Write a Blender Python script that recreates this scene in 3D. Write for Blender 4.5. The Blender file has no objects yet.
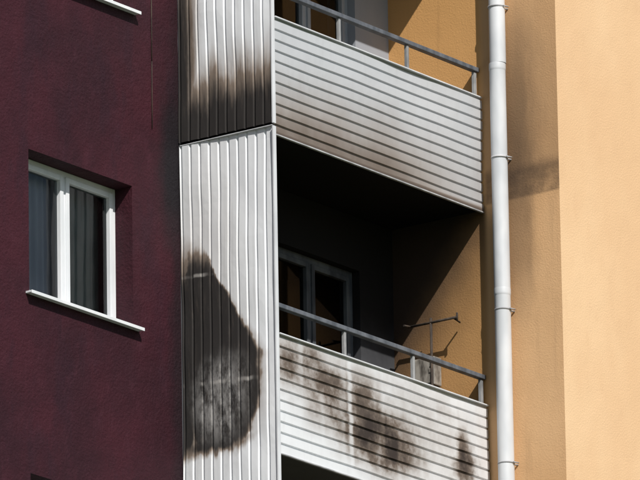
import bpy, bmesh, math, random
from mathutils import Vector, Matrix, noise as mnoise
random.seed(4)
scene = bpy.context.scene
ST = 2.8            # storey height
GROUND = -22.0
TOP = 10.3
KS = range(-7, 4)   # storeys

# ---------------------------------------------------------------- node helper
class M:
    def __init__(s, name, rough=0.7, spec=0.3):
        s.mat = bpy.data.materials.new(name); s.mat.use_nodes = True
        s.t = s.mat.node_tree; s.n = s.t.nodes; s.l = s.t.links
        s.b = s.n['Principled BSDF']
        s.b.inputs['Roughness'].default_value = rough
        s.b.inputs['Specular IOR Level'].default_value = spec
        g = s.n.new('ShaderNodeNewGeometry'); s.P = g.outputs['Position']
    def put(s, sock, v):
        if isinstance(v, bpy.types.NodeSocket): s.l.new(v, sock)
        elif v is not None:
            if isinstance(v, (tuple, list)) and len(v) == 3 and sock.type == 'RGBA': v = (*v, 1)
            sock.default_value = v
    def m(s, op, a, b=None, clamp=False):
        n = s.n.new('ShaderNodeMath'); n.operation = op; n.use_clamp = clamp
        s.put(n.inputs[0], a)
        if b is not None: s.put(n.inputs[1], b)
        return n.outputs[0]
    def v(s, op, a, b=None):
        n = s.n.new('ShaderNodeVectorMath'); n.operation = op
        s.put(n.inputs[0], a)
        if b is not None: s.put(n.inputs[1], b)
        return n.outputs['Value'] if op == 'LENGTH' else n.outputs[0]
    def noise(s, scale=(1,1,1), detail=3, rough=0.55, color=False, off=(0,0,0), P=None):
        p = s.v('MULTIPLY', P or s.P, scale); p = s.v('ADD', p, off)
        n = s.n.new('ShaderNodeTexNoise'); n.inputs['Scale'].default_value = 1
        n.inputs['Detail'].default_value = min(detail, 4); n.inputs['Roughness'].default_value = rough
        s.l.new(p, n.inputs['Vector'])
        return n.outputs['Color'] if color else n.outputs['Fac']
    def rng(s, x, a, b, c=0.0, d=1.0, smooth=True):
        n = s.n.new('ShaderNodeMapRange'); n.interpolation_type = 'SMOOTHSTEP' if smooth else 'LINEAR'
        s.put(n.inputs['Value'], x)
        if a > b: a, b, c, d = b, a, d, c
        n.inputs['From Min'].default_value = a; n.inputs['From Max'].default_value = b
        n.inputs['To Min'].default_value = c; n.inputs['To Max'].default_value = d
        return n.outputs['Result']
    def mix(s, f, a, b, mode='MIX'):
        n = s.n.new('ShaderNodeMix'); n.data_type = 'RGBA'; n.blend_type = mode
        s.put(n.inputs[0], f); s.put(n.inputs[6], a); s.put(n.inputs[7], b)
        return n.outputs[2]
    def xyz(s, P=None):
        n = s.n.new('ShaderNodeSeparateXYZ'); s.l.new(P or s.P, n.inputs[0]); return n.outputs
    def warp(s, scale, amp, detail=4, base=None):
        c = s.noise(scale, detail, 0.6, True)
        c = s.v('SUBTRACT', c, (0.5, 0.5, 0.5)); c = s.v('MULTIPLY', c, amp)
        return s.v('ADD', base or s.P, c)
    def blob(s, P, c, r, soft=0.3):
        d = s.v('SUBTRACT', P, c); d = s.v('MULTIPLY', d, tuple(1/x for x in r)); d = s.v('LENGTH', d)
        return s.rng(d, 1+soft, 1-soft)
    def mul(s, *a):
        r = a[0]
        for x in a[1:]: r = s.m('MULTIPLY', r, x)
        return r
    def mx(s, *a):
        r = a[0]
        for x in a[1:]: r = s.m('MAXIMUM', r, x)
        return r
    def scr(s, *a):
        r = s.m('SUBTRACT', 1.0, a[0])
        for x in a[1:]: r = s.m('MULTIPLY', r, s.m('SUBTRACT', 1.0, x))
        return s.m('SUBTRACT', 1.0, r)
    def col(s, c): s.put(s.b.inputs['Base Color'], c)
    def bump(s, h, strength=0.3, dist=0.01):
        n = s.n.new('ShaderNodeBump'); n.inputs['Strength'].default_value = strength
        n.inputs['Distance'].default_value = dist
        s.l.new(h, n.inputs['Height']); s.l.new(n.outputs[0], s.b.inputs['Normal'])

# ---------------------------------------------------------------- materials
def mat_maroon():
    s = M('maroon_plaster', 0.72, 0.28)
    n1 = s.noise((1.3,1.3,0.9), 4, 0.62); n2 = s.noise((6,6,3.2), 4, 0.72, off=(3,1,2))
    c = s.mix(s.rng(n1, 0.34, 0.68), (0.026,0.0044,0.0094), (0.043,0.0064,0.0128))
    c = s.mix(s.mul(s.rng(n2, 0.50, 0.75), 0.42), c, (0.060,0.014,0.024))
    n3 = s.noise((2.0,2.0,0.7), 4, 0.7, off=(9,4,1))
    c = s.mix(s.mul(s.rng(n3, 0.49, 0.66), 0.42), c, (0.019,0.0058,0.0125))
    w = s.warp((4,4,3), (0.22,0,0.6))
    so = s.blob(w, (-0.02,1.0,1.62), (0.26,0.4,0.75), 0.6)
    so2 = s.blob(w, (0.0,1.0,0.6), (0.13,0.4,2.6), 0.7)
    so = s.mx(s.mul(so, .95), s.mul(so2, .7))
    c = s.mix(so, c, (0.006,0.005,0.007))
    s.col(c)
    h = s.m('ADD', s.mul(s.noise((3.5,3.5,3.5),3), 2.8), s.noise((40,40,40), 2, 0.6))
    s.bump(h, 0.5, 0.017)
    return s.mat

def mat_orange(side=True):
    s = M('ochre_plaster_side' if side else 'ochre_plaster', 0.85, 0.2)
    x, y, z = s.xyz()
    n1 = s.noise((0.9,0.9,0.5), 3, 0.6); n2 = s.noise((5,5,2.2), 4, 0.68, off=(1,7,3))
    if not side:
        c = s.mix(s.rng(n1, 0.32, 0.7), (0.73,0.475,0.27), (0.785,0.535,0.315))
        c = s.mix(s.mul(s.rng(n2, 0.50, 0.75), 0.32), c, (0.65,0.415,0.235))
        s.col(c)
    else:
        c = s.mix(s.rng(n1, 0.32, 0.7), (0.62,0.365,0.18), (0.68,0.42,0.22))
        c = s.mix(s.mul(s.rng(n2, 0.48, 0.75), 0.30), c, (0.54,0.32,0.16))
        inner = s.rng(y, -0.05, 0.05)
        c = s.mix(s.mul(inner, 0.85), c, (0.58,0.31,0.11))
        w = s.warp((4,4,3), (0,0.25,0.10)); w2 = s.warp((5,5,1.2), (0,0.3,0.5))
        wy, wz = s.xyz(w)[1], s.xyz(w)[2]
        band = s.mul(s.rng(z, 1.81, 1.84), s.rng(wz, 2.18, 2.05))
        nn = s.rng(s.noise((6,6,6), 3, 0.7, off=(2,2,2)), 0.25, 0.65, 0.5, 1.0)
        band = s.mul(band, nn)
        up = s.mul(s.rng(s.xyz(w2)[2], 4.6, 2.2), s.rng(wz, 1.75, 2.1), 0.32)
        nearp = s.blob(w2, (3.1,-0.34,1.70), (0.5,0.18,0.85), 0.7)
        nearq = s.blob(w2, (3.1,-0.36,2.65), (0.5,0.20,0.75), 0.7)
        ext = s.mul(s.scr(s.mul(band, 0.62), up, s.mul(nearp, 0.55), s.mul(nearq, 0.50)), s.rng(y, 0.02, -0.04))
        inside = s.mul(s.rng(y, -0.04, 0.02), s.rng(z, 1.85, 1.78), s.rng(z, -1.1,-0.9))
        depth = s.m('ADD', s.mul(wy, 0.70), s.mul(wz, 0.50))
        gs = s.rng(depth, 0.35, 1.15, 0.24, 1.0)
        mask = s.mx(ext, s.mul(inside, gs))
        drips = s.mul(s.rng(s.noise((12,12,0.8), 3, 0.6), 0.55, 0.8), 0.18)
        mask = s.mx(mask, drips)
        c = s.mix(mask, c, (0.045,0.030,0.023))
        s.col(c)
    h = s.m('ADD', s.mul(s.noise((2.5,2.5,2.5),2), 2.4), s.noise((60,60,60), 2, 0.6))
    s.bump(h, 0.25, 0.012)
    return s.mat

def mat_back():
    s = M('balcony_rear_plaster', 0.85, 0.2)
    x,y,z = s.xyz()
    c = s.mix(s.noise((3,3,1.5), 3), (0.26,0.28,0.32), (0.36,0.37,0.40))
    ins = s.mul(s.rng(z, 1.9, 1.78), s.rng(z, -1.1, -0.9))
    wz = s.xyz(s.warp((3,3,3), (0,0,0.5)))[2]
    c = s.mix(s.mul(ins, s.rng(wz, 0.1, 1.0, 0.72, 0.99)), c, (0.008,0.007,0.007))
    s.col(c)
    return s.mat

def mat_concrete():
    s = M('slab_concrete', 0.9, 0.2)
    x,y,z = s.xyz()
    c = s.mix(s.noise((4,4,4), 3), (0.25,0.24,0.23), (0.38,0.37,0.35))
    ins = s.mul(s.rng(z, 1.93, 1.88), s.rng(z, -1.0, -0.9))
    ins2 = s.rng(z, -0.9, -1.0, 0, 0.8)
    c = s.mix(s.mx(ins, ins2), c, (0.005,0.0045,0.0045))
    s.col(c)
    return s.mat

def mat_side(kind):
    s = M('painted_profiled_sheet_side_'+kind, 0.42, 0.4)
    x,y,z = s.xyz()
    base = s.mix(s.noise((1.5,3,0.8), 3), (0.70,0.715,0.74), (0.80,0.815,0.835))
    base = s.mix(s.mul(s.rng(s.noise((1,22,0.6), 3, 0.6), 0.52, 0.78), 0.30), base, (0.46,0.46,0.46))
    if kind == 'burnt':
        w0 = s.warp((2.6,2.6,2.2), (0,0.20,0.26), 4)
        w = s.warp((1,20,3.2), (0,0.04,0.13), 3, base=w0)     # rib-following ragged edge
        fine = s.noise((1,30,4), 4, 0.7)
        wy, wz = s.xyz(w)[1], s.xyz(w)[2]
        half = s.rng(wz, 1.08, -0.15, 0.0, 0.42, smooth=False)
        cy = s.rng(wz, -0.2, 0.9, 0.585, 0.85, smooth=False)
        d = s.m('DIVIDE', s.m('ABSOLUTE', s.m('SUBTRACT', wy, cy)), s.m('ADD', half, 0.02))
        plume = s.mul(s.rng(d, 1.28, 0.74), s.rng(wz, -1.0, -0.35), s.rng(wz, 1.2, 0.55))
        body = s.blob(w, (0,0.575,-0.42), (1,0.42,0.53), 0.17)
        pl = s.mx(plume, body)
        ringin = s.blob(w, (0,0.575,-0.47), (1,0.27,0.34), 0.50)
        ledge = s.mul(s.rng(wy, 0.82, 0.92), s.rng(wz, -1.0, -0.78), s.rng(wz, 1.2, 0.4), 0.97)
        dark2 = s.blob(w, (0,0.69,0.10), (1,0.26,0.36), 0.55)
        botar = s.mul(s.blob(w, (0,0.64,-0.84), (1,0.32,0.10), 0.6), 0.97)
        inner_pl = s.rng(pl, 0.22, 0.92, 0.0, 0.93)
        dens = s.mx(s.mul(pl, 0.50), inner_pl, ledge, dark2, botar)
        dens = s.mul(dens, s.rng(fine, 0.25, 0.6, 0.85, 1.0))
        zz = s.xyz(s.warp((5,5,5), (0,0,0.06), 2))[2]
        l1 = s.rng(s.m('ABSOLUTE', s.m('SUBTRACT', s.m('ADD', zz, s.mul(y, -0.08)), -0.37)), 0.026, 0.004)
        l2 = s.rng(s.m('ABSOLUTE', s.m('SUBTRACT', s.m('ADD', zz, s.mul(y, -0.10)), 0.57)), 0.020, 0.004)
        lap = s.mul(s.mx(l1, l2), s.rng(s.noise((1,6,1),2), 0.36,0.62))
        film = s.mul(s.blob(w, (0,0.78,0.35), (1,0.40,1.2), 0.8), 0.17)
        mask = s.mx(dens, film)
    elif kind == 'above':
        w2 = s.warp((3,11,1.4), (0,0.1,0.50)); wz2 = s.xyz(w2)[2]; wy2 = s.xyz(w2)[1]
        fine = s.noise((1,30,3), 4, 0.7)
        up = s.rng(wz2, 2.80, 1.95); up = s.m('POWER', up, 1.15)
        lft = s.mul(s.rng(wy2, 0.70, 0.97), s.rng(wz2, 5.4, 2.4, 0, 0.97))
        mask = s.mul(s.mx(up, lft), s.rng(fine, 0.2, 0.6, 0.82, 1.0))
    if kind != 'clean':
        c = s.mix(s.rng(mask, 0.0, 0.5, smooth=False), base, (0.25,0.195,0.155))
        c = s.mix(s.rng(mask, 0.32, 0.92), c, (0.019,0.016,0.015))
        if kind == 'burnt':
            gr = s.mul(ringin, s.rng(s.noise((1,10,4.0), 4, .75, off=(0,3,3)), 0.34, 0.66), 0.66)
            c = s.mix(gr, c, (0.40,0.385,0.375))
            c = s.mix(s.mul(lap, pl, 0.45), c, (0.50,0.47,0.44))
        s.put(s.b.inputs['Roughness'], s.rng(mask, 0, 1, 0.42, 0.85))
    else: c = base
    s.col(c)
    s.bump(s.noise((3,6,2), 2), 0.3, 0.02)
    return s.mat

def mat_front(kind):
    s = M('painted_profiled_sheet_front_'+kind, 0.42, 0.4)
    x,y,z = s.xyz()
    base = s.mix(s.noise((1.2,1,4), 3), (0.70,0.715,0.735), (0.81,0.82,0.84))
    base = s.mix(s.mul(s.rng(s.noise((9,1,1.2), 3, 0.65), 0.52, 0.78), 0.26), base, (0.44,0.43,0.42))
    if kind == 'above':
        base = s.mix(0.58, base, (0.34,0.35,0.37))
        w2 = s.warp((1.2,1,1.2), (0.3,0,0.4)); wx2, _, wz2 = s.xyz(w2)
        g = s.rng(wz2, 2.60, 1.76)
        lr = s.rng(wx2, 3.2, 1.5, 0.28, 1.0)
        upm = s.mul(g, lr, s.rng(s.noise((3,1,2), 3, 0.6), 0.2, 0.65, 0.88, 1.0))
        edge = s.mul(s.rng(z, 1.84, 1.77), 0.7)
        mask = s.mx(s.mul(upm, 0.58), edge)
    elif kind == 'burnt':
        w = s.warp((1.9,3,2.6), (0.60,0,0.26), 4)
        fine = s.rng(s.noise((3.5,1,3.5), 4, 0.72, off=(4,0,2)), 0.32, 0.66, 0.62, 1.0)
        b1 = s.mul(s.blob(w, (0.40,0,-0.22), (0.60,1,0.25), 0.75), .68)
        b1b = s.mul(s.blob(w, (0.95,0,-0.38), (0.65,1,0.32), 0.75), .76)
        b2 = s.mul(s.blob(w, (1.50,0,-0.62), (0.60,1,0.30), 0.65), .95)
        b3 = s.mul(s.blob(w, (2.72,0,-0.55), (0.16,1,0.22), 0.7), .85)
        b4 = s.mul(s.blob(w, (1.9,0,-0.40), (1.2,1,0.45), 0.8), .30)
        b6 = s.mul(s.blob(w, (2.45,0,-0.22), (0.32,1,0.10), 0.8), .36)
        low = s.mul(s.mx(b1,b1b,b2,b3,b4,b6), fine)
        run = s.rng(s.noise((4.5,1,0.3), 2, 0.5, off=(7,0,0)), 0.52, 0.70)
        low = s.mul(low, s.m('SUBTRACT', 1.0, s.mul(run, 0.38)))
        bar = s.rng(s.m('ABSOLUTE', s.m('SUBTRACT', s.xyz(s.warp((1,1,6),(0.07,0,0), 2))[0], 1.05)), 0.045, 0.008)
        mask = s.mul(low, s.m('SUBTRACT', 1.0, s.mul(bar, 0.55)))
    if kind != 'clean':
        c = s.mix(s.rng(mask, 0.0, 0.6, smooth=False), base, (0.225,0.175,0.14))
        c = s.mix(s.rng(mask, 0.34, 0.90), c, (0.034,0.024,0.020))
        s.put(s.b.inputs['Roughness'], s.rng(mask, 0, 1, 0.42, 0.85))
    else: c = base
    s.col(c)
    s.bump(s.noise((6,3,3), 2), 0.3, 0.02)
    return s.mat

def mat_plain(name, a, b, rough=0.5, sc=6, spec=0.4):
    s = M(name, rough, spec)
    s.col(s.mix(s.rng(s.noise((sc,sc,sc*0.4), 3, .6), .3, .7), a, b))
    return s.mat

def mat_glass(name, tint):
    s = M(name); n = s.n; l = s.l
    tr = n.new('ShaderNodeBsdfTransparent'); tr.inputs[0].default_value = (*tint, 1)
    gl = n.new('ShaderNodeBsdfGlossy'); gl.inputs['Roughness'].default_value = 0.03
    fr = n.new('ShaderNodeFresnel'); fr.inputs[0].default_value = 1.5
    ms = n.new('ShaderNodeMixShader')
    l.new(fr.outputs[0], ms.inputs[0]); l.new(tr.outputs[0], ms.inputs[1]); l.new(gl.outputs[0], ms.inputs[2])
    l.new(ms.outputs[0], n['Material Output'].inputs[0])
    bp = n.new('ShaderNodeBump'); bp.inputs['Strength'].default_value = 0.05; bp.inputs['Distance'].default_value = 0.02
    l.new(s.noise((2,2,2), 2), bp.inputs['Height']); l.new(bp.outputs[0], gl.inputs['Normal'])
    return s.mat

MAROON = mat_maroon(); ORANGE = mat_orange(False); ORANGE_S = mat_orange(True); BACK = mat_back(); CONC = mat_concrete()
SIDES = {k: mat_side(k) for k in ('burnt','above','clean')}
FRONTS = {k: mat_front(k) for k in ('burnt','above','clean')}
WHITE = mat_plain('white_upvc', (0.66,0.68,0.70), (0.76,0.77,0.79), 0.4, 5)
SOOTFRAME = mat_plain('sooted_frame', (0.04,0.045,0.055), (0.11,0.12,0.13), 0.6, 6)
GREYFRAME = mat_plain('grey_frame', (0.28,0.30,0.33), (0.38,0.40,0.42), 0.5, 6)
TRIM = mat_plain('trim_metal', (0.55,0.56,0.58), (0.70,0.71,0.73), 0.42, 4)
DULL = mat_plain('dirty_trim_metal', (0.25,0.25,0.26), (0.50,0.50,0.51), 0.55, 4)
RAIL = mat_plain('rail_paint', (0.07,0.078,0.092), (0.15,0.16,0.18), 0.5, 9)
POST = mat_plain('post_paint', (0.16,0.165,0.17), (0.34,0.34,0.34), 0.5, 9)
PIPE = mat_plain('galvanised_pipe', (0.50,0.52,0.545), (0.68,0.69,0.71), 0.45, 3, 0.5)
ROOM = mat_plain('room_plaster', (0.10,0.095,0.09), (0.15,0.14,0.13), 0.9, 2)
BURNT = mat_plain('burnt_room', (0.010,0.009,0.009), (0.02,0.018,0.018), 0.9, 4)
CURT = mat_plain('curtain_cloth', (0.50,0.47,0.52), (0.62,0.58,0.62), 0.9, 4)
CURTD = mat_plain('curtain_cloth_dark', (0.08,0.12,0.11), (0.18,0.22,0.21), 0.9, 4)
GLASS = mat_glass('window_glass', (0.70,0.75,0.76)); GLASSD = mat_glass('sooty_glass', (0.25,0.25,0.25))
RUST = mat_plain('rusted_steel', (0.025,0.018,0.015), (0.07,0.05,0.035), 0.8, 20)
BOXM = mat_plain('scorched_enamel', (0.07,0.06,0.05), (0.36,0.33,0.29), 0.6, 12)
GRASS = mat_plain('grass_ground', (0.035,0.06,0.02), (0.08,0.10,0.04), 0.95, 0.5)
PAVE = mat_plain('paving', (0.16,0.155,0.15), (0.24,0.235,0.23), 0.9, 1)
ROOFM = mat_plain('roof_felt', (0.05,0.05,0.05), (0.09,0.09,0.09), 0.9, 1)

# ---------------------------------------------------------------- mesh helpers
def obj(name, me, parent=None, mat=None, loc=(0,0,0)):
    o = bpy.data.objects.new(name, me); scene.collection.objects.link(o)
    o.location = loc
    if parent: o.parent = parent
    if mat and not me.materials: me.materials.append(mat)
    return o
def empty(name, loc=(0,0,0), parent=None):
    e = bpy.data.objects.new(name, None); scene.collection.objects.link(e); e.location = loc
    if parent: e.parent = parent
    return e
def boxes_mesh(name, bs, bevel=0.004):
    bm = bmesh.new()
    for (a, b) in bs:
        r = bmesh.ops.create_cube(bm, size=1)
        c = [(a[i]+b[i])/2 for i in range(3)]; d = [abs(b[i]-a[i]) for i in range(3)]
        for v in r['verts']: v.co = Vector((v.co.x*d[0]+c[0], v.co.y*d[1]+c[1], v.co.z*d[2]+c[2]))
    if bevel: bmesh.ops.bevel(bm, geom=bm.edges[:], offset=bevel, segments=2, affect='EDGES', profile=0.5)
    me = bpy.data.meshes.new(name); bm.to_mesh(me); bm.free(); return me
def cyl_mesh(name, segs, n=20):
    bm = bmesh.new()
    for p0, p1, r in segs:
        p0, p1 = Vector(p0), Vector(p1); d = p1-p0
        q = bmesh.ops.create_cone(bm, cap_ends=True, segments=n, radius1=r, radius2=r, depth=d.length)
        mt = Matrix.Translation((p0+p1)/2) @ d.to_track_quat('Z','Y').to_matrix().to_4x4()
        bmesh.ops.transform(bm, matrix=mt, verts=q['verts'])
    for f in bm.faces: f.smooth = len(f.verts) == 4
    me = bpy.data.meshes.new(name); bm.to_mesh(me); bm.free(); return me
def wall_mesh(name, u0, u1, z0, z1, holes, to3, depth_dir, depth=0.3):
    us = sorted({u0,u1,*[h[0] for h in holes],*[h[1] for h in holes]})
    zs = sorted({z0,z1,*[h[2] for h in holes],*[h[3] for h in holes]})
    bm = bmesh.new(); dd = Vector(depth_dir)*depth
    for i in range(len(us)-1):
        for j in range(len(zs)-1):
            cu, cz = (us[i]+us[i+1])/2, (zs[j]+zs[j+1])/2
            if any(h[0]<cu<h[1] and h[2]<cz<h[3] for h in holes): continue
            bm.faces.new([bm.verts.new(to3(*p)) for p in ((us[i],zs[j]),(us[i+1],zs[j]),(us[i+1],zs[j+1]),(us[i],zs[j+1]))])
    for a,b,c,d in holes:
        cs = [(a,c),(b,c),(b,d),(a,d)]
        for k in range(4):
            p, q = Vector(to3(*cs[k])), Vector(to3(*cs[(k+1)%4]))
            bm.faces.new([bm.verts.new(v) for v in (p, q, q+dd, p+dd)])
    bmesh.ops.remove_doubles(bm, verts=bm.verts[:], dist=1e-5)
    me = bpy.data.meshes.new(name); bm.to_mesh(me); bm.free(); return me
def siding_mesh(name, L, V, pitch, depth, to3, warp=0.004, nv=24, seed=0, fr=((0,0),(0.70,0),(0.78,-1),(0.92,-1))):
    prof = []; u = 0.0
    while u < L-1e-6:
        for f, d in fr:
            if u+f*pitch < L: prof.append((u+f*pitch, d*depth))
        u += pitch
    prof.append((L, 0)); bm = bmesh.new(); rows = []
    for (uu, d) in prof:
        row = []
        for j in range(nv+1):
            vv = V*j/nv
            o = d + warp*(mnoise.noise(Vector((uu*1.6, vv*1.3, seed)))*1.5 + mnoise.noise(Vector((uu*5, vv*3, seed+5)))*0.5)
            row.append(bm.verts.new(to3(uu, vv, o)))
        rows.append(row)
    for i in range(len(rows)-1):
        for j in range(nv):
            bm.faces.new((rows[i][j], rows[i+1][j], rows[i+1][j+1], rows[i][j+1]))
    bmesh.ops.recalc_face_normals(bm, faces=bm.faces[:])
    me = bpy.data.meshes.new(name); bm.to_mesh(me); bm.free(); return me

# ---------------------------------------------------------------- building
B = empty('apartment_building', (0,0,GROUND))
def bobj(name, me, mat, z=0.0, loc=(0,0,0)):
    return obj(name, me, B, mat, (loc[0], loc[1], loc[2]+z-GROUND))
WX0, WX1, WZ0, WZ1 = -2.09, -0.67, 0.085, 1.325
holes = []
for k in KS:
    for cx in (0, -4.6, -9.2):
        holes.append((WX0+cx, WX1+cx, WZ0+ST*k, WZ1+ST*k))
bobj('maroon_wall', wall_mesh('maroon_wall', -13, 0, GROUND, TOP, holes, lambda u,z:(u,1.0,z), (0,1,0)), MAROON)
bh = [(1.02, 2.60, -0.25+ST*k, 1.30+ST*k) for k in KS]
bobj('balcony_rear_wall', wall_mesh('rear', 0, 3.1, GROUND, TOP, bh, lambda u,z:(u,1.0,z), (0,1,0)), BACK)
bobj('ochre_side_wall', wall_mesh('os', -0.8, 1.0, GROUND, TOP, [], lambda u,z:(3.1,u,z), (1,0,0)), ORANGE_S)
oh = [(5.4, 6.9, WZ0+ST*k, WZ1+ST*k) for k in KS]
bobj('ochre_front_wall', wall_mesh('of', 3.1, 9.5, GROUND, TOP, oh, lambda u,z:(u,-0.8,z), (0,1,0)), ORANGE)
bobj('right_gable', wall_mesh('rg', -0.8, 13, GROUND, TOP, [], lambda u,z:(9.5,u,z), (1,0,0)), ORANGE)
bobj('left_gable', wall_mesh('lg', 1.0, 13, GROUND, TOP, [], lambda u,z:(-13,u,z), (1,0,0)), MAROON)
bobj('back_wall', wall_mesh('bw', -13, 9.5, GROUND, TOP, [], lambda u,z:(u,13,z), (0,1,0)), ORANGE)
bobj('roof', boxes_mesh('roof', [((-13.15,0.85,TOP),(3.05,13.15,TOP+0.3)), ((3.05,-0.95,TOP),(9.65,13.15,TOP+0.302))], 0.01), ROOFM)

def window_mesh(W, H, y, t=0.06, mull=0.5, sash=0.045):
    y0, y1 = y, y+0.06; bs = []
    bs += [((0,y0,0),(t,y1,H)), ((W-t,y0,0),(W,y1,H)), ((t,y0+.002,0),(W-t,y1,t)), ((t,y0+.002,H-t),(W-t,y1,H))]
    mx_ = W*mull
    bs += [((mx_-0.03,y0+.001,t),(mx_+0.03,y1,H-t))]
    for a,b in ((t,mx_-0.03),(mx_+0.03,W-t)):
        s_ = sash; ys = y0-0.014
        a-=0.012; b+=0.012; c, d = t-0.012, H-t+0.012
        bs += [((a,ys,c),(a+s_,y1-.01,d)), ((b-s_,ys,c),(b,y1-.01,d)), ((a+s_,ys+.002,c),(b-s_,y1-.01,c+s_)), ((a+s_,ys+.002,d-s_),(b-s_,y1-.01,d))]
    return boxes_mesh('window_frame', bs, 0.004)
def pane_mesh(W,H,y):
    bm = bmesh.new(); bm.faces.new([bm.verts.new(p) for p in ((.05,y,.05),(W-.05,y,.05),(W-.05,y,H-.05),(.05,y,H-.05))])
    me = bpy.data.meshes.new('glass'); bm.to_mesh(me); bm.free(); return me
def room_mesh(W,H,y,d=2.6,e=0.6,floor=0.55):
    bm = bmesh.new(); x0,x1,z0,z1 = -e,W+e,-floor,H+0.2
    c = {(i,j,k):bm.verts.new(((x0,x1)[i],(y,y+d)[j],(z0,z1)[k])) for i in (0,1) for j in (0,1) for k in (0,1)}
    for f in (((0,0,0),(0,1,0),(0,1,1),(0,0,1)),((1,0,0),(1,1,0),(1,1,1),(1,0,1)),((0,1,0),(1,1,0),(1,1,1),(0,1,1)),
              ((0,0,0),(1,0,0),(1,1,0),(0,1,0)),((0,0,1),(1,0,1),(1,1,1),(0,1,1))):
        bm.faces.new([c[q] for q in f])
    me = bpy.data.meshes.new('room'); bm.to_mesh(me); bm.free(); return me
def curtain_mesh(x0,x1,z0,z1,y,amp=0.025,wl=0.085):
    bm = bmesh.new(); n = int((x1-x0)/0.008); rows=[]
    for i in range(n+1):
        x = x0+(x1-x0)*i/n
        yy = y+amp*math.sin(x/wl*2*math.pi+1.3*math.sin(x*7))
        rows.append((bm.verts.new((x,yy,z0)), bm.verts.new((x+0.01,yy*0.5+y*0.5,z1))))
    for a,b in zip(rows,rows[1:]):
        f=bm.faces.new((a[0],b[0],b[1],a[1])); f.smooth=True
    me = bpy.data.meshes.new('curtain'); bm.to_mesh(me); bm.free(); return me

W,H = WX1-WX0, WZ1-WZ0
wf = window_mesh(W,H,0.18); wp = pane_mesh(W,H,0.205); wr = room_mesh(W,H,0.301)
cu = curtain_mesh(0.32,0.80,0.0,H,0.33); cu2 = curtain_mesh(1.02,1.42,0.0,H,0.36,0.02,0.1)
sill = boxes_mesh('sill', [((-0.05,-0.065,-0.026),(W+0.07,-0.0,-0.008)), ((0.003,0.001,-0.004),(W-0.003,0.178,0.012)), ((-0.05,-0.069,-0.034),(W+0.07,-0.060,-0.006))], 0.002)
for me,mt in ((wf,WHITE),(wp,GLASS),(wr,ROOM),(cu,CURT),(cu2,CURTD),(sill,WHITE)): me.materials.append(mt)
for k in KS:
    for cx in (0,-4.6,-9.2):
        w = empty('window', (WX0+cx, 1.0, WZ0+ST*k-GROUND), B)
        for nm,me in (('frame',wf),('glass',wp),('room',wr),('curtain_light',cu),('curtain_dark',cu2),('sill',sill)):
            obj(nm, me, w)
W2=1.5
wf3 = window_mesh(W2,H,0.18); wp3 = pane_mesh(W2,H,0.205); wr3 = room_mesh(W2,H,0.301)
for me,mt in ((wf3,WHITE),(wp3,GLASS),(wr3,ROOM)): me.materials.append(mt)
for k in KS:
    w = empty('window', (5.4,-0.8,WZ0+ST*k-GROUND), B)
    for nm,me in (('frame',wf3),('glass',wp3),('room',wr3),('sill',sill)): obj(nm, me, w)
BW,BH = 1.58,1.55
for k in KS:
    burnt = k==0
    w = empty('balcony_window', (1.02,1.0,-0.25+ST*k-GROUND), B)
    f = window_mesh(BW,BH,0.08,0.07,0.60); f.materials.append(SOOTFRAME if burnt else GREYFRAME)
    p = pane_mesh(BW,BH,0.105); p.materials.append(GLASSD if burnt else GLASS)
    r = room_mesh(BW,BH,0.301,2.6,0.4,0.6); r.materials.append(BURNT if burnt else ROOM)
    for nm,me in (('frame',f),('glass',p),('room',r)): obj(nm, me, w)

# ---------------------------------------------------------------- balconies
def balcony(k):
    z = ST*k
    e = empty('balcony', (0,0,z))
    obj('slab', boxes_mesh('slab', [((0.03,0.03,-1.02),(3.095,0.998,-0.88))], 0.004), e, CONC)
    fr = siding_mesh('front', 1.04, 3.07, 0.0945, 0.014, lambda u,v,o:(0.015+v,-o,-1.04+u), 0.008, 40, k,
                     fr=((0,0),(0.76,0),(0.80,-1),(0.95,-1)))
    kind = {0:'burnt',1:'above'}.get(k,'clean')
    obj('front_siding', fr, e, FRONTS[kind])
    if k % 2 == 0:   # two-storey sheets on the end wall
        sd = siding_mesh('side', 0.985, 5.57, 0.0985, 0.012, lambda u,v,o:(-0.012-o+0.016*(v/5.57),0.005+u,-3.745+v), 0.013, 60, k+20)
        obj('side_siding', sd, e, SIDES[{0:'burnt',2:'above'}.get(k,'clean')])
        tr = [((-0.018,-0.018,-3.755),(0.022,0.0,1.82)), ((-0.014,0.0,1.826),(0.030,0.985,1.834))]
        obj('corner_trim', boxes_mesh('ct', tr, 0.003), e, TRIM)
    obj('top_trim', boxes_mesh('trim', [((0.035,-0.019,-0.003),(3.075,0.022,0.009))], 0.002), e, TRIM)
    obj('bottom_trim', boxes_mesh('trim', [((0.035,-0.012,-1.052),(3.075,0.012,-1.040))], 0.002), e, DULL)
    fb = [((0.02+i*1.0,0.03,-0.88),(0.05+i*1.0,0.06,0.24)) for i in (1,2)] + [((3.03,0.03,-0.88),(3.065,0.06,0.24))]
    fb += [((0.03,0.03,-0.035),(3.03,0.062,-0.008)), ((0.03,0.03,-0.5),(3.03,0.06,-0.47))]
    fb += [((0.022,0.07+0.43*i,-0.88),(0.05,0.10+0.43*i,1.77)) for i in (1,2)]
    obj('posts', boxes_mesh('posts', fb, 0.003), e, POST)
    obj('handrail', boxes_mesh('rail', [((0.03,0.015,0.245),(3.09,0.072,0.285))], 0.005), e, RAIL)
    return e
for k in KS: balcony(k)

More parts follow.
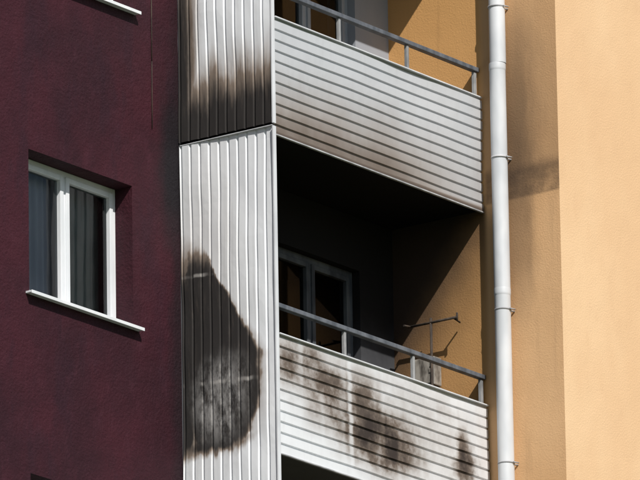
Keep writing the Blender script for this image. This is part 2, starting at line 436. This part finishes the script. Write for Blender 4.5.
# ---------------------------------------------------------------- drainpipe
dp = empty('drainpipe', (2.995,-0.245,GROUND))
Hh = TOP-GROUND
bm = bmesh.new()
zj = [0.45]
while zj[-1] < Hh: zj.append(zj[-1]+2.05)
R = 0.072
for i,(a,b) in enumerate(zip(zj, zj[1:])):
    prof = [(R*1.0,a),(R*0.99,b-0.07),(R*1.0,b-0.065),(R*1.03,b-0.06),(R*1.035,b-0.045),(R*1.035,b-0.01),(R*1.02,b)]
    n=32; rings=[]
    ox,oy = random.uniform(-.004,.004), random.uniform(-.004,.004)
    for r,zz in prof: rings.append([bm.verts.new((ox+r*math.cos(t*2*math.pi/n), oy+r*math.sin(t*2*math.pi/n), zz)) for t in range(n)])
    for p,q in zip(rings,rings[1:]):
        for t in range(n):
            f=bm.faces.new((p[t],p[(t+1)%n],q[(t+1)%n],q[t])); f.smooth=True
me=bpy.data.meshes.new('pipe'); bm.to_mesh(me); bm.free()
obj('pipe_sections', me, dp, PIPE)
br=[]
zz=0.72
while zz < Hh:
    br.append(((0,0,zz),(0,0,zz+0.014),R*1.05))
    br.append(((0.02,-0.02,zz+0.007),(0.104,-0.05,zz+0.007),0.008))
    br.append(((-0.01,-0.082,zz+0.007),(0.05,-0.096,zz+0.007),0.006))
    zz += 1.38
obj('brackets', cyl_mesh('br', br, 24), dp, DULL)

# ---------------------------------------------------------------- items on burnt balcony
rk = empty('clothes_drying_rack', (2.96,0.5,-0.88))
obj('stand', cyl_mesh('st', [((0,0,0.0),(0,0,1.74),0.012), ((0,-0.02,0.02),(-0.28,0.1,0.02),0.012), ((0,-0.28,1.70),(0,0.24,1.70),0.012),
    ((0,0.22,1.70),(-0.10,0.22,1.69),0.009), ((0,-0.24,1.70),(0.10,-0.24,1.68),0.008), ((0,0.02,1.3),(0.10,0.02,1.3),0.008),
    ((0,-0.28,1.67),(0,-0.28,1.74),0.009)], 10), rk, RUST)
bx = empty('utility_box', (3.02,0.60,0.28))
obj('casing', boxes_mesh('cs', [((-0.05,-0.12,-0.02),(0.06,0.10,0.24))], 0.010), bx, BOXM)
obj('door', boxes_mesh('dr', [((-0.060,-0.10,0.0),(-0.052,0.08,0.22)),((-0.066,-0.085,0.09),(-0.060,-0.07,0.13))], 0.002), bx, BOXM)
obj('wall_bracket', boxes_mesh('wb', [((-0.05,-0.10,-0.05),(0.078,-0.07,-0.022)),((-0.05,0.05,-0.05),(0.078,0.08,-0.022))], 0.002), bx, RUST)

cb = cyl_mesh('cable', [((-0.385+0.008*math.sin(i*.7),0.993,1.9+i*0.6),(-0.385+0.008*math.sin((i+1)*.7),0.993,2.5+i*0.6),0.004) for i in range(14)], 8)
obj('wall_cable', cb, None, RUST)

# ---------------------------------------------------------------- ground
def sheet(name,x0,x1,y0,y1,z,mat):
    bm=bmesh.new(); bm.faces.new([bm.verts.new(p) for p in ((x0,y0,z),(x1,y0,z),(x1,y1,z),(x0,y1,z))])
    me=bpy.data.meshes.new(name); bm.to_mesh(me); bm.free(); return obj(name,me,None,mat)
sheet('ground',-3000,3000,-3000,3000,GROUND,GRASS)
obj('pavement', boxes_mesh('pave', [((-16,-5.5,GROUND-0.1),(14,-1.2,GROUND+0.12))], 0.01), None, PAVE)

# ---------------------------------------------------------------- light
sd = Vector((0.62,1.0,-1.12)).normalized()
sun = bpy.data.lights.new('sun','SUN'); sun.energy=5.0; sun.angle=math.radians(0.5); sun.color=(1.0,0.965,0.91)
so = bpy.data.objects.new('sun', sun); scene.collection.objects.link(so)
so.rotation_euler = sd.to_track_quat('-Z','Y').to_euler()
wd = bpy.data.worlds.new('World'); scene.world = wd; wd.use_nodes = True
nt = wd.node_tree; sk = nt.nodes.new('ShaderNodeTexSky'); sk.sky_type='NISHITA'; sk.sun_disc=False
sk.sun_elevation = math.asin(-sd.z); sk.sun_rotation = math.atan2(-sd.x,-sd.y) % (2*math.pi)
bg = nt.nodes['Background']; bg.inputs['Strength'].default_value=0.08
nt.links.new(sk.outputs[0], bg.inputs['Color'])

# ---------------------------------------------------------------- camera
psi, th, roll = math.radians(53.9), math.radians(16.2), math.radians(0.95)
F = 9000/640*36; D = 9000/117.5
v = Vector((math.sin(psi)*math.cos(th), math.cos(psi)*math.cos(th), math.sin(th)))
r = Vector((math.cos(psi), -math.sin(psi), 0)); u = r.cross(v)
u2 = u*math.cos(roll)+r*math.sin(roll); r2 = r*math.cos(roll)-u*math.sin(roll)
cam = bpy.data.cameras.new('camera'); co = bpy.data.objects.new('camera', cam); scene.collection.objects.link(co)
tgt = Vector((0.65,0,0.96)); pos = tgt - v*D
co.matrix_world = Matrix(((r2.x,u2.x,-v.x,pos.x),(r2.y,u2.y,-v.y,pos.y),(r2.z,u2.z,-v.z,pos.z),(0,0,0,1)))
cam.sensor_width=36; cam.lens=F; cam.clip_start=1; cam.clip_end=8000
scene.camera = co
scene.view_settings.view_transform='Standard'; scene.view_settings.look='None'; scene.view_settings.exposure=0
